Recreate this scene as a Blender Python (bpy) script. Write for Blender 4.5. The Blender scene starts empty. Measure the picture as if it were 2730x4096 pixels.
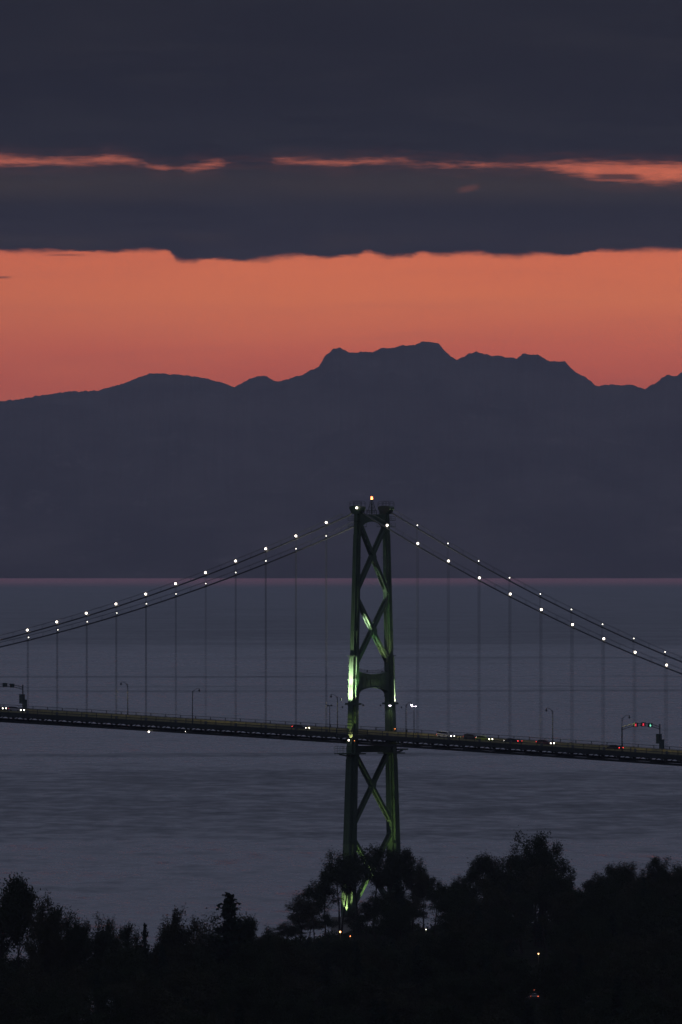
import bpy, math, random
from mathutils import Vector, Matrix, noise as mnoise

random.seed(7)
scene = bpy.context.scene
C = scene.collection

# ------------------------------------------------------------------ camera
F = 58732.0                       # focal length in photo pixels (4096 px high)
CAM = Vector((-7.96, -3800.0, 99.0))
cam_d = bpy.data.cameras.new('camera')
cam = bpy.data.objects.new('camera', cam_d)
C.objects.link(cam)
cam.location = CAM
cam.rotation_euler = (math.radians(90), 0, 0)
cam_d.sensor_fit = 'VERTICAL'
cam_d.sensor_height = 24.0
cam_d.lens = 24.0 * F / 4096.0
cam_d.shift_y = (2215.0 - 2048.0) / 4096.0
cam_d.clip_start = 5.0
cam_d.clip_end = 200000.0
scene.camera = cam
scene.render.resolution_x, scene.render.resolution_y = 682, 1024

scene.view_settings.view_transform = 'Standard'
scene.view_settings.look = 'None'
scene.view_settings.exposure = 0.0
scene.view_settings.gamma = 1.0
scene.render.engine = 'CYCLES'
scene.cycles.use_denoising = True
scene.cycles.max_bounces = 6
scene.cycles.volume_bounces = 1
scene.cycles.sample_clamp_indirect = 3.0
scene.cycles.transparent_max_bounces = 8

# ------------------------------------------------------------------ node helpers
class G:
    def __init__(s, tree):
        s.t = tree; s.n = tree.nodes; s.l = tree.links
    def put(s, sock, v):
        if isinstance(v, bpy.types.NodeSocket): s.l.new(v, sock)
        elif v is not None: sock.default_value = v
    def m(s, op, a, b=None, c=None, clamp=False):
        n = s.n.new('ShaderNodeMath'); n.operation = op; n.use_clamp = clamp
        s.put(n.inputs[0], a)
        if b is not None: s.put(n.inputs[1], b)
        if c is not None: s.put(n.inputs[2], c)
        return n.outputs[0]
    def vm(s, op, a, b=None):
        n = s.n.new('ShaderNodeVectorMath'); n.operation = op
        s.put(n.inputs[0], a)
        if b is not None: s.put(n.inputs[1], b)
        return n.outputs[0]
    def comb(s, x, y, z):
        n = s.n.new('ShaderNodeCombineXYZ')
        for i, v in enumerate((x, y, z)): s.put(n.inputs[i], v)
        return n.outputs[0]
    def noise(s, vec, scale=1.0, detail=3.0, rough=0.55, col=False):
        n = s.n.new('ShaderNodeTexNoise')
        s.put(n.inputs['Vector'], vec)
        n.inputs['Scale'].default_value = scale
        n.inputs['Detail'].default_value = detail
        n.inputs['Roughness'].default_value = rough
        return n.outputs['Color' if col else 'Fac']
    def mapr(s, v, a, b, c=0.0, d=1.0, smooth=False):
        n = s.n.new('ShaderNodeMapRange')
        if smooth: n.interpolation_type = 'SMOOTHSTEP'
        s.put(n.inputs['Value'], v)
        for k, x in zip(('From Min', 'From Max', 'To Min', 'To Max'), (a, b, c, d)):
            s.put(n.inputs[k], x)
        return n.outputs[0]
    def ramp(s, v, stops, interp='LINEAR'):
        n = s.n.new('ShaderNodeValToRGB'); r = n.color_ramp; r.interpolation = interp
        while len(r.elements) < len(stops): r.elements.new(0.5)
        for e, (p, c) in zip(r.elements, stops):
            e.position = p; e.color = (c[0], c[1], c[2], 1)
        s.put(n.inputs[0], v)
        return n.outputs[0]
    def curve(s, v, pts):
        n = s.n.new('ShaderNodeFloatCurve'); c = n.mapping.curves[0]
        while len(c.points) < len(pts): c.points.new(0.5, 0.5)
        for p, (x, y) in zip(c.points, sorted(pts)): p.location = (x, y)
        n.mapping.extend = 'HORIZONTAL'
        n.mapping.update()
        s.put(n.inputs['Value'], v)
        return n.outputs[0]
    def mix(s, f, a, b):
        n = s.n.new('ShaderNodeMix'); n.data_type = 'RGBA'
        s.put(n.inputs[0], f)
        for k, v in ((6, a), (7, b)):
            if isinstance(v, tuple): v = (v[0], v[1], v[2], 1)
            s.put(n.inputs[k], v)
        return n.outputs[2]

def lin(r, g, b):
    f = lambda c: (c/255/12.92) if c/255 <= 0.04045 else ((c/255+0.055)/1.055)**2.4
    return (f(r), f(g), f(b))

# ------------------------------------------------------------------ world: dusk sky with cloud deck
world = bpy.data.worlds.new('World'); scene.world = world; world.use_nodes = True
g = G(world.node_tree); g.n.clear()
tc = g.n.new('ShaderNodeTexCoord').outputs['Generated']
sep = g.n.new('ShaderNodeSeparateXYZ'); g.l.new(tc, sep.inputs[0])
X, Y, Z = sep.outputs
hor = g.m('SQRT', g.m('ADD', g.m('MULTIPLY', X, X), g.m('MULTIPLY', Y, Y)))
tan = g.m('DIVIDE', Z, g.m('MAXIMUM', hor, 1e-4))            # tangent of elevation
az = g.m('ARCTAN2', X, Y)                                     # azimuth from the sunset direction
u = g.m('MULTIPLY_ADD', az, F, 1365.0)                        # finely divided azimuth
v = g.m('MULTIPLY_ADD', tan, -F, 2215.0)                      # finely divided elevation
un = g.m('DIVIDE', u, 2730.0)
uv = g.comb(g.m('DIVIDE', u, 1000.0), g.m('DIVIDE', v, 1000.0), 0.0)
def sc_(sx, sy, off=0.0):
    return g.comb(g.m('MULTIPLY_ADD', u, sx, off), g.m('MULTIPLY', v, sy), off)
SKYGAIN = 1.0
# clear afterglow behind the clouds, by elevation
tn = g.mapr(v, 2300.0, 300.0)
GLOW = [(0.0, (.42,.09,.08)), (.30, (.66,.125,.085)), (.37, (.80,.116,.064)), (.45, (1.07,.190,.080)),
        (.55, (1.36,.305,.090)), (.65, (1.20,.246,.084)), (.83, (1.00,.200,.078)), (1.0, (1.0,.18,.075))]
glow = g.ramp(tn, GLOW)
glow_n = g.noise(sc_(.0006, .004, 3.1), 1, 2)
glow = g.mix(g.mapr(glow_n, .35, .7, 0, .20), glow, (1.5,.38,.11))
glow_s = g.noise(sc_(.0011, .016, 33.0), 1, 5, .6)
glow = g.mix(g.mapr(glow_s, .5, .72, 0, .16), glow, (.62,.14,.085))
# slightly redder towards the left
glow = g.mix(g.mapr(u, 0.0, 1400.0, .18, 0.0), glow, (.68,.105,.060))
# warm glow only round the sunset
azf = g.mapr(g.m('ABSOLUTE', az), .25, .9, 1.0, 0.0, True)
glow = g.mix(azf, (.10,.075,.085), glow)
# cloud body
cn = g.noise(sc_(.0009, .0045, 1.7), 1, 4, .6)
cn2 = g.noise(sc_(.0022, .011, 9.7), 1, 4, .6)
CLOUD_D, CLOUD_W = (.0010,.0024,.0072), (.0460,.0300,.0180)
wv = g.m('MULTIPLY', g.mapr(g.m('ABSOLUTE', g.m('SUBTRACT', v, 735.0)), 0.0, 115.0, 1.0, 0.0, True), g.mapr(cn, .3, .62, .25, 1.0))
wv2 = g.m('MULTIPLY', g.mapr(g.m('ABSOLUTE', g.m('SUBTRACT', v, 968.0)), 0.0, 60.0, .5, 0.0, True), g.mapr(cn2, .4, .65, 0.0, 1.0))
cloud = g.mix(g.m('MAXIMUM', wv, wv2), CLOUD_D, CLOUD_W)
cloud = g.mix(g.mapr(cn, .35, .7, 0, .45), cloud, (.0100,.0105,.0150))
cn3 = g.noise(sc_(.0012, .0085, 41.0), 1, 6, .62)
cloud = g.mix(g.mapr(cn3, .48, .72, 0, .55), cloud, (.0170,.0165,.0200))
# overhead cloud deck, lighter and bluer away from the horizon
el = g.m('ARCTANGENT', tan)
deck = g.ramp(g.mapr(el, 0.0, math.pi/2), [(0.0, CLOUD_D), (.024, CLOUD_D), (.045, (.022,.024,.042)),
             (.10, (.168,.190,.278)), (.25, (.208,.232,.335)), (1.0, (.150,.176,.272))])
dn = g.noise(g.comb(g.m('MULTIPLY', az, 3.0), g.m('MULTIPLY', el, 9.0), 0.0), 1, 4)
deck = g.mix(g.mapr(dn, .3, .7, 0, .35), deck, (.06,.070,.10))
high = g.mapr(v, 0.0, -600.0, 0.0, 1.0)
cloud = g.mix(g.mapr(v, 300.0, -800.0), cloud, deck)
cloud_far = g.mix(g.mapr(g.m('ABSOLUTE', az), .12, .5), cloud, g.mix(.5, deck, (.03,.03,.045)))
# lower edge of the cloud bank
EDGE = [(-60,1001),(0,1003),(350,1006),(550,1004),(668,1004),(700,1034),(760,1043),(860,1037),(950,1044),(1000,1046),(1100,1036),(1240,1024),
        (1310,1030),(1365,1020),(1420,1020),(1469,1008),(1510,1021),(1640,1024),(1700,1007),(1750,1020),(1900,1013),(2050,1028),(2130,1015),
        (2280,1020),(2370,1003),(2500,1004),(2730,1000)]
edge = g.m('MULTIPLY_ADD', g.curve(un, [(x/2730, (y-900)/200) for x, y in EDGE]), 200.0, 900.0)
en = g.noise(sc_(.0075, .022, 4.0), 1, 6, .66)
en2 = g.noise(sc_(.022, .05, 21.0), 1, 5, .6)
edge = g.m('ADD', edge, g.m('ADD', g.m('MULTIPLY', g.m('SUBTRACT', en, .5), 40.0), g.m('MULTIPLY', g.m('SUBTRACT', en2, .5), 16.0)))
soft = g.mapr(g.noise(sc_(.004, .006, 14.0), 1, 2), .35, .65, 5.0, 20.0)
bank = g.mapr(g.m('SUBTRACT', edge, v), g.m('MULTIPLY', soft, -1.0), soft, 0.0, 1.0, True)
# thin streak low on the left
stk = g.m('MULTIPLY', g.mapr(g.m('ABSOLUTE', g.m('SUBTRACT', v, 1110.0)), 2.0, 7.0, .55, 0.0, True), g.mapr(u, 20.0, 60.0, 1.0, 0.0, True))
stk2 = g.m('MULTIPLY', g.mapr(g.m('ABSOLUTE', g.m('SUBTRACT', v, 1020.0)), 0.0, 8.0, .45, 0.0, True),
           g.mapr(g.m('ABSOLUTE', g.m('SUBTRACT', u, 260.0)), 20.0, 120.0, 1.0, 0.0, True))
bank = g.m('MAXIMUM', bank, g.m('MAXIMUM', stk, stk2))
# long slot of afterglow inside the bank
CEN = [(0,640),(150,646),(310,647),(450,638),(560,648),(640,670),(740,672),(820,662),(900,653),(1105,645),(1365,652),(1574,644),(1700,655),
       (1887,660),(2062,660),(2235,667),(2400,684),(2560,690),(2730,690)]
HAL = [(0,24),(150,15),(310,13),(450,15),(540,9),(600,3),(650,5),(700,-3),(740,9),(820,13),(890,7),(940,-7),(1060,-8),(1105,8),(1300,12),
       (1400,12),(1574,10),(1650,7),(1750,7),(1850,9),(2062,9),(2235,19),(2400,36),(2560,40),(2730,39)]
cen = g.m('MULTIPLY_ADD', g.curve(un, [(x/2730, (y-600)/150) for x, y in CEN]), 150.0, 600.0)
hal = g.m('MULTIPLY_ADD', g.curve(un, [(x/2730, (y+20)/80) for x, y in HAL]), 80.0, -20.0)
n1 = g.noise(sc_(.0085, .050, 2.0), 1, 6, .72)
n2 = g.noise(sc_(.010, .05, 7.0), 1, 4, .6)
inside = g.m('SUBTRACT', hal, g.m('ABSOLUTE', g.m('SUBTRACT', v, cen)))
inside = g.m('ADD', inside, g.m('MULTIPLY', g.m('SUBTRACT', n1, .5), 52.0))
n3 = g.noise(sc_(.010, .13, 12.0), 1, 5, .65)
inside = g.m('ADD', inside, g.m('MULTIPLY', g.m('SUBTRACT', n3, .5), 34.0))
slot = g.mapr(g.m('SUBTRACT', inside, g.mapr(g.m('ABSOLUTE', g.m('SUBTRACT', u, 1650.0)), 350.0, 800.0, 5.0, 3.0)), -20.0, 28.0, 0.0, 1.0, True)
slot = g.m('MULTIPLY', slot, g.mapr(n2, .34, .56, g.mapr(g.m('ABSOLUTE', g.m('SUBTRACT', u, 1500.0)), 500.0, 850.0, .25, .75), 1.0))
isl = g.m('MULTIPLY', g.mapr(g.m('ABSOLUTE', g.m('SUBTRACT', u, 2470.0)), 50.0, 130.0, 1.0, 0.0, True),
          g.mapr(g.m('ABSOLUTE', g.m('SUBTRACT', v, 707.0)), 5.0, 17.0, .85, 0.0, True))
slot = g.m('MULTIPLY', slot, g.m('SUBTRACT', 1.0, isl))
puff = g.m('MULTIPLY', g.mapr(g.m('ABSOLUTE', g.m('SUBTRACT', u, 1875.0)), 10.0, 60.0,   .13, 0.0, True),
           g.mapr(g.m('ABSOLUTE', g.m('SUBTRACT', g.m('MULTIPLY_ADD', u, .18, v), 1092.0)), 2.0, 20.0, 1.0, 0.0, True))
slot = g.m('MAXIMUM', slot, puff)
# thin veil round the slot
veil = g.m('MULTIPLY', g.mapr(inside, -60.0, 0.0, 0.0, .055, True), g.mapr(n1, .3, .6))
slot = g.m('MAXIMUM', slot, veil)
glow_slot = g.mix(g.mapr(u, 1900.0, 2500.0, .48, .22), glow, (.42,.12,.085))
cover = g.mix(slot, cloud_far, glow_slot)
sky = g.mix(bank, glow, cover)
bg = g.n.new('ShaderNodeBackground'); g.put(bg.inputs[0], sky); bg.inputs[1].default_value = SKYGAIN
# a trace of the physical twilight sky, sun just under the horizon behind the hills
nis = g.n.new('ShaderNodeTexSky'); nis.sky_type = 'NISHITA'; nis.sun_disc = False
nis.sun_elevation = math.radians(-3); nis.sun_rotation = 0.0
bg2 = g.n.new('ShaderNodeBackground'); g.put(bg2.inputs[0], nis.outputs[0]); bg2.inputs[1].default_value = 0.008
add = g.n.new('ShaderNodeAddShader'); g.l.new(bg.outputs[0], add.inputs[0]); g.l.new(bg2.outputs[0], add.inputs[1])
wo = g.n.new('ShaderNodeOutputWorld'); g.l.new(add.outputs[0], wo.inputs[0])
world.cycles.sampling_method = 'MANUAL'; world.cycles.sample_map_resolution = 2048

# ------------------------------------------------------------------ frame helpers
TH = math.atan2(.6225, .7826)
S_, C_ = math.sin(TH), math.cos(TH)
def bz(b):                                # underside of the bridge deck along the bridge
    return 49.72 - .04265*b - 1.73e-5*b*b
ROAD = 2.62
def b_at(x, a):                           # distance along the bridge of a photo column
    k = (x-1365)/F
    return (k*(3800+a*C_) - a*S_ - 7.96)/(C_ + k*S_)
def z_at(y, a, b):
    return 99-(y-2215)/F*(3800+a*C_-b*S_)
def P(b, a, z): return Vector((b*C_+a*S_, -b*S_+a*C_, z))
def px(x, d): return CAM.x + (x-1365)/F*d
def pz(y, d): return CAM.z - (y-2215)/F*d
Q = Vector

def principled(name, col, rough=.6, metal=0.0, nscale=None, var=.25, emit=None, estr=0.0, bump=0.0, spec=.5):
    m = bpy.data.materials.new(name); m.use_nodes = True
    g = G(m.node_tree); b = g.n['Principled BSDF']
    b.inputs['Base Color'].default_value = (*col, 1)
    b.inputs['Roughness'].default_value = rough
    b.inputs['Metallic'].default_value = metal
    b.inputs['Specular IOR Level'].default_value = spec
    if nscale:
        t = g.n.new('ShaderNodeTexCoord').outputs['Object']
        n = g.noise(t, nscale, 4, .6)
        c2 = tuple(max(0, c*(1-var)) for c in col); c3 = tuple(c*(1+var) for c in col)
        g.put(b.inputs['Base Color'], g.mix(g.mapr(n, .3, .7), c2, c3))
        if bump:
            bn = g.n.new('ShaderNodeBump'); bn.inputs['Strength'].default_value = bump
            g.put(bn.inputs['Height'], n); g.l.new(bn.outputs[0], b.inputs['Normal'])
    if emit:
        b.inputs['Emission Color'].default_value = (*emit, 1)
        b.inputs['Emission Strength'].default_value = estr
    return m

# ------------------------------------------------------------------ mesh builder
class MB:
    def __init__(s): s.v = []; s.f = []; s.mi = []; s.cur = 0
    def add(s, vs, fs):
        o = len(s.v); s.v += [tuple(p) for p in vs]; s.f += [tuple(i+o for i in f) for f in fs]
        s.mi += [s.cur]*len(fs)
    def box(s, x0, x1, y0, y1, z0, z1):
        s.add([(x0,y0,z0),(x1,y0,z0),(x1,y1,z0),(x0,y1,z0),(x0,y0,z1),(x1,y0,z1),(x1,y1,z1),(x0,y1,z1)],
              [(0,3,2,1),(4,5,6,7),(0,1,5,4),(1,2,6,5),(2,3,7,6),(3,0,4,7)])
    def beam(s, p, q, up, w, h):
        """box from p to q, h along up, w across"""
        p, q = Vector(p), Vector(q); d = (q-p).normalized()
        side = d.cross(Vector(up)).normalized(); u_ = side.cross(d)
        vs = []
        for c in (p, q):
            for a, b in ((-1,-1),(1,-1),(1,1),(-1,1)): vs.append(c+side*a*w/2+u_*b*h/2)
        s.add(vs, [(0,3,2,1),(4,5,6,7),(0,1,5,4),(1,2,6,5),(2,3,7,6),(3,0,4,7)])
    def tube(s, pts, r, n=6, cap=True):
        pts = [Vector(p) for p in pts]; m = len(pts)
        rs = r if isinstance(r, (list, tuple)) else [r]*m
        vs = []
        up = Vector((0.013, .021, 1))
        for i, p in enumerate(pts):
            d = (pts[min(i+1, m-1)]-pts[max(i-1, 0)]).normalized()
            a = d.cross(up)
            if a.length < .05: a = d.cross(Vector((1,0,0)))
            a.normalize(); b = a.cross(d)
            for k in range(n):
                t = 2*math.pi*k/n
                vs.append(p+(a*math.cos(t)+b*math.sin(t))*rs[i])
        fs = []
        for i in range(m-1):
            for k in range(n):
                k2 = (k+1) % n
                fs.append((i*n+k, i*n+k2, (i+1)*n+k2, (i+1)*n+k))
        if cap:
            fs.append(tuple(range(n-1, -1, -1))); fs.append(tuple((m-1)*n+k for k in range(n)))
        s.add(vs, fs)
    def lathe(s, c, prof, n=10):
        c = Vector(c); vs = []
        for r, z in prof:
            for k in range(n):
                t = 2*math.pi*k/n; vs.append(c+Vector((r*math.cos(t), r*math.sin(t), z)))
        fs = []
        for i in range(len(prof)-1):
            for k in range(n):
                k2 = (k+1) % n; fs.append((i*n+k, i*n+k2, (i+1)*n+k2, (i+1)*n+k))
        fs.append(tuple(range(n-1,-1,-1))); fs.append(tuple((len(prof)-1)*n+k for k in range(n)))
        s.add(vs, fs)
    def prism(s, poly, fn, t0, t1):
        """poly 2-D outline, fn(p, t) -> 3-D, between t0 and t1"""
        n = len(poly)
        vs = [fn(p, t0) for p in poly]+[fn(p, t1) for p in poly]
        s.add(vs, [tuple(range(n-1,-1,-1)), tuple(range(n, 2*n))]+[(i,(i+1)%n,(i+1)%n+n,i+n) for i in range(n)])
    def build(s, name, mats, parent=None, smooth=False):
        me = bpy.data.meshes.new(name); me.from_pydata(s.v, [], s.f)
        if not isinstance(mats, (list, tuple)): mats = [mats]
        for m in mats: me.materials.append(m)
        if len(mats) > 1: me.polygons.foreach_set('material_index', s.mi)
        if smooth: me.polygons.foreach_set('use_smooth', [True]*len(s.f))
        me.update()
        o = bpy.data.objects.new(name, me); C.objects.link(o)
        if parent: o.parent = parent
        return o

def tag(o, label=None, cat=None, group=None, kind=None):
    if label: o['label'] = label
    if cat: o['category'] = cat
    if group: o['group'] = group
    if kind: o['kind'] = kind
    return o
def empty(name, loc=(0,0,0), rz=0.0):
    o = bpy.data.objects.new(name, None); C.objects.link(o)
    o.location = loc; o.rotation_euler = (0,0,rz); o.empty_display_size = .5
    return o
def copy_tree(o, parent=None):
    c = o.copy(); C.objects.link(c); c.parent = parent
    for ch in o.children: copy_tree(ch, c)
    return c
def spot(name, loc, target, watts, color, angle=60, blend=.5, size=.25, parent=None):
    l = bpy.data.lights.new(name, 'SPOT'); l.energy = watts; l.color = color
    l.spot_size = math.radians(angle); l.spot_blend = blend; l.shadow_soft_size = size
    o = bpy.data.objects.new(name, l); C.objects.link(o)
    o.location = loc
    o.rotation_euler = (Vector(target)-Vector(loc)).to_track_quat('-Z', 'Y').to_euler()
    if parent: o.parent = parent
    return o

# ------------------------------------------------------------------ materials
M = {}
M['paint'] = principled('tower_green_paint', (.040,.080,.046), .55, nscale=.7, var=.16)
M['deck_steel'] = principled('deck_steel_paint', (.018,.027,.026), .7, nscale=.5, var=.2)
M['rail'] = principled('rail_paint', (.030,.042,.042), .6, nscale=2, var=.15)
M['cable'] = principled('cable_steel', (.09,.10,.11), .45, metal=.3, nscale=3, var=.15)
M['hanger'] = principled('hanger_rope', (.10,.11,.12), .5, metal=.2, nscale=3, var=.15)
M['barrier'] = principled('road_barrier_steel', (.42,.38,.18), .6, nscale=1.2, var=.2)
M['asphalt'] = principled('asphalt', (.05,.05,.052), .85, nscale=2, var=.2)
M['marking'] = principled('lane_paint', (.6,.58,.5), .7, nscale=6, var=.1)
M['concrete'] = principled('pier_concrete', (.26,.25,.22), .85, nscale=.4, var=.25)
M['pole'] = principled('pole_paint', (.028,.036,.036), .6, nscale=2, var=.15)
M['cabinet'] = principled('cabinet_paint', (.03,.06,.055), .5, nscale=1.5, var=.2)
M['glass'] = principled('car_glass', (.01,.012,.015), .08, nscale=3, var=.1)
M['tyre'] = principled('rubber', (.015,.015,.015), .9, nscale=6, var=.2)
M['bark'] = principled('bark', (.030,.025,.020), .95, nscale=3, var=.3, spec=.05)
M['leaf'] = principled('broad_leaves', (.030,.040,.020), .9, nscale=.35, var=.35, spec=.03)
M['leaf2'] = principled('young_leaves', (.042,.044,.024), .9, nscale=.35, var=.35, spec=.03)
M['needle'] = principled('needles', (.018,.032,.020), .9, nscale=.5, var=.3, spec=.03)
M['soil'] = principled('soil_and_grass', (.016,.018,.011), 1.0, nscale=.05, var=.4, spec=0.0)
def hill_mat():
    m = bpy.data.materials.new('far_hill_forest'); m.use_nodes = True
    g = G(m.node_tree); b = g.n['Principled BSDF']; b.inputs['Roughness'].default_value = 1.0; b.inputs['Specular IOR Level'].default_value = 0
    t = g.n.new('ShaderNodeTexCoord').outputs['Object']
    a = g.noise(g.vm('MULTIPLY', t, (.0016,.0003,.0050)), 1, 6, .68); c = g.noise(g.vm('MULTIPLY', t, (.006,.001,.011)), 1, 5, .65)
    col = g.mix(g.mapr(a, .40, .62), (.012,.018,.015), (.115,.105,.088))
    col = g.mix(g.mapr(c, .60, .70, 0, .6), col, (.24,.21,.18))        # bare rock and logged slopes
    g.put(b.inputs['Base Color'], col); return m
M['hill'] = hill_mat()
def emis(name, col, s): return principled(name, (.8,.8,.8), .4, nscale=5, var=.02, emit=col, estr=s)
M['lamp_white'] = emis('lamp_white', (1,.86,.72), 6)
M['lamp_small'] = emis('lamp_small_white', (1,.93,.80), 5)
M['lamp_violet'] = emis('lamp_violet_white', (.93,.82,1), 12)
M['head'] = emis('headlight', (1,.93,.78), 7)
M['tail'] = emis('taillight', (1,.03,.03), 4)
M['beacon'] = emis('beacon_red', (1,.16,.04), 14)
M['sig_red'] = emis('signal_red', (1,.02,.06), 1.1)
M['sig_green'] = emis('signal_green', (.25,1,.65), 1.3)
M['amber'] = emis('amber_lamp', (1,.26,.05), 3.5)
M['path_warm'] = emis('path_lamp_warm', (1,.50,.20), 4)
M['path_white'] = emis('path_lamp_white', (1,.95,.70), 4)
M['amber_dim'] = emis('amber_dim', (1,.16,.03), 3)
M['tail_dim'] = emis('taillight_far', (1,.14,.04), 1.2)
M['lens_off'] = principled('unlit_lens', (.12,.12,.12), .3, nscale=5, var=.1)

# ------------------------------------------------------------------ water
def build_water():
    m = bpy.data.materials.new('sea_water'); m.use_nodes = True
    g = G(m.node_tree); b = g.n['Principled BSDF']
    b.inputs['Base Color'].default_value = (.006,.010,.014,1)
    b.inputs['IOR'].default_value = 1.33
    geo = g.n.new('ShaderNodeNewGeometry').outputs['Position']
    sp = g.n.new('ShaderNodeSeparateXYZ'); g.l.new(geo, sp.inputs[0])
    x, y, _ = sp.outputs
    d = g.m('MAXIMUM', g.m('ADD', y, 3800.0), 100.0)
    def nz(ax, ay, det=4, off=0.0, col=False):
        return g.noise(g.comb(g.m('MULTIPLY_ADD', x, 1/ax, off), g.m('MULTIPLY', y, 1/ay), off), 1, det, .6, col)
    wob = nz(1500, 5000, 3, 2.3)
    q = g.m('DIVIDE', F*99.0, d)                       # apparent depression, grows towards the near shore
    q = g.m('MULTIPLY', q, g.m('MULTIPLY_ADD', g.m('SUBTRACT', wob, .5), .07, 1.0))
    t = g.mapr(q, 0.0, 1800.0)
    rough = g.curve(t, [(p/1800.0, r) for p, r in ((90,.46),(118,.44),(150,.41),(330,.41),(400,.28),(640,.225),(860,.235),(895,.33),(1010,.32),(1130,.29),(1165,.21),(1500,.185),(1800,.185))])
    patch = nz(240, 420, 4, 5.0)
    rough = g.m('ADD', rough, g.mapr(patch, .35, .65, -.035, .05))
    # long thin slicks lying across the strait
    for k, (yy, th, ax, st) in enumerate(((8050.0, 110.0, 900, .16), (7150.0, 70.0, 700, .10), (6780.0, 110.0, 1200, .15), (3450.0, 90.0, 380, .14), (10100.0, 160.0, 2000, .10))):
        c_ = nz(ax, 1e7, 3, 11.0+k*3.7)
        dist = g.m('ABSOLUTE', g.m('SUBTRACT', g.m('SUBTRACT', y, yy), g.m('MULTIPLY', g.m('SUBTRACT', c_, .5), th*7.0)))
        amt = nz(500, 1e7, 2, 31.0+k*5.1)
        rough = g.m('ADD', rough, g.m('MULTIPLY', g.mapr(dist, th*.4, th*1.1, st, 0.0, True), g.mapr(amt, .38, .55, 0.15, 1.0)))
    fine = nz(9.0, 42.0, 3, 7.7)
    rough = g.m('ADD', rough, g.mapr(fine, .3, .7, g.mapr(q, 500.0, 1000.0, -.03, -.045), g.mapr(q, 500.0, 1000.0, .07, .15)))
    fine2 = nz(26.0, 75.0, 4, 17.7)
    rough = g.m('ADD', rough, g.mapr(fine2, .35, .65, -.03, g.mapr(q, 500.0, 1000.0, .03, .09)))
    afterglow_tint = g.mapr(q, 102.0, 140.0, 1.0, 0.0, True)     # pink afterglow reflection painted into the water colour off the far shore
    g.put(b.inputs['Base Color'], g.mix(afterglow_tint, (.006,.010,.014), (.95,.24,.25)))
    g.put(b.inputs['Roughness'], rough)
    w1 = nz(6.0, 26.0, 4, 1.0, True)
    w2 = nz(45.0, 60.0, 2, 3.0, True)
    cs = g.vm('ADD', g.vm('SUBTRACT', w1, (.5,.5,.5)), g.vm('MULTIPLY', g.vm('SUBTRACT', w2, (.5,.5,.5)), (.5,.5,.5)))
    amp = g.mapr(d, 3000.0, 16000.0, .16, .0)
    off = g.vm('MULTIPLY', cs, g.comb(g.m('MULTIPLY', amp, .6), amp, 0.0))
    nv = g.vm('NORMALIZE', g.vm('ADD', off, (0,0,1)))
    g.put(b.inputs['Normal'], nv)
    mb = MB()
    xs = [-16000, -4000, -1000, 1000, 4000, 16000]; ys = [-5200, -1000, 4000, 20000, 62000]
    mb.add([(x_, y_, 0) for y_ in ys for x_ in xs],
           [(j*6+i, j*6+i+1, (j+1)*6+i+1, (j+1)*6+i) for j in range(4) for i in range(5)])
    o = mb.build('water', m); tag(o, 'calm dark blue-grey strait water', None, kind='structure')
    o['category'] = 'water'
build_water()

# ------------------------------------------------------------------ far hills
RIDGE = [(-900,1660),(-400,1640),(-120,1618),(0,1605),(60,1600),(150,1583),(260,1567),(400,1560),(440,1550),(520,1525),(600,1494),(650,1493),(760,1502),(840,1519),
         (900,1535),(938,1552),(975,1527),(1030,1506),(1070,1506),(1095,1527),(1130,1521),(1200,1503),(1275,1466),(1300,1426),(1335,1393),(1365,1393),
         (1400,1410),(1440,1408),(1480,1410),(1530,1393),(1580,1392),(1610,1380),(1650,1383),(1695,1363),(1755,1374),(1790,1410),(1828,1440),
         (1870,1418),(1905,1404),(1950,1420),(2070,1432),(2100,1413),(2150,1418),(2200,1444),(2260,1446),(2300,1486),(2345,1510),(2390,1546),
         (2430,1540),(2530,1540),(2580,1556),(2630,1528),(2670,1498),(2710,1503),(2735,1484),(2800,1460),(3000,1500),(3400,1560),(4000,1600)]
def ridge(x):
    for (x0, y0), (x1, y1) in zip(RIDGE, RIDGE[1:]):
        if x0 <= x <= x1:
            t = (x-x0)/(x1-x0); return y0+(y1-y0)*t
    return 1650
def build_hills():
    d0, d1 = 59300.0, 67000.0
    cols = [-9000+300*i for i in range(28)]+[-500+5*i for i in range(756)]+[3300+300*i for i in range(28)]
    rows = [0, .03, .07, .12, .18, .25, .33, .42, .52, .62, .72, .81, .89, .95, 1.0, 1.1, 1.25]
    vs = []
    for t in rows:
        d = d0+(d1-d0)*t
        for c in cols:
            wx = px(c, d)
            y = ridge(c)+5*mnoise.noise(Vector((c/26.0, 3.3, 0)))+3.5*mnoise.noise(Vector((c/9.0, 9.3, 0)))
            if c < -900 or c > 4000: y = 1620+60*mnoise.noise(Vector((c/600.0, 1, 0)))
            top = pz(y, d1)
            if t <= 1: h = top*(t**.72)*.995 if t < 1 else top
            else: h = top*(1-(t-1)*2.6)
            if 0 < t < 1:
                n = mnoise.fractal(Vector((wx/420.0, d/1500.0, 0)), .9, 2.1, 5)
                h *= 1+.30*n*math.sin(math.pi*min(1, t))
            if t == 0: h = -1.5
            vs.append((wx, CAM.y+d, h))
    nc = len(cols)
    mb = MB(); mb.add(vs, [(j*nc+i, j*nc+i+1, (j+1)*nc+i+1, (j+1)*nc+i) for j in range(len(rows)-1) for i in range(nc-1)])
    o = mb.build('hills', M['hill'], smooth=True)
    tag(o, 'dark mountain ridge silhouetted against orange afterglow', kind='structure'); o['category'] = 'mountains'
build_hills()

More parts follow.
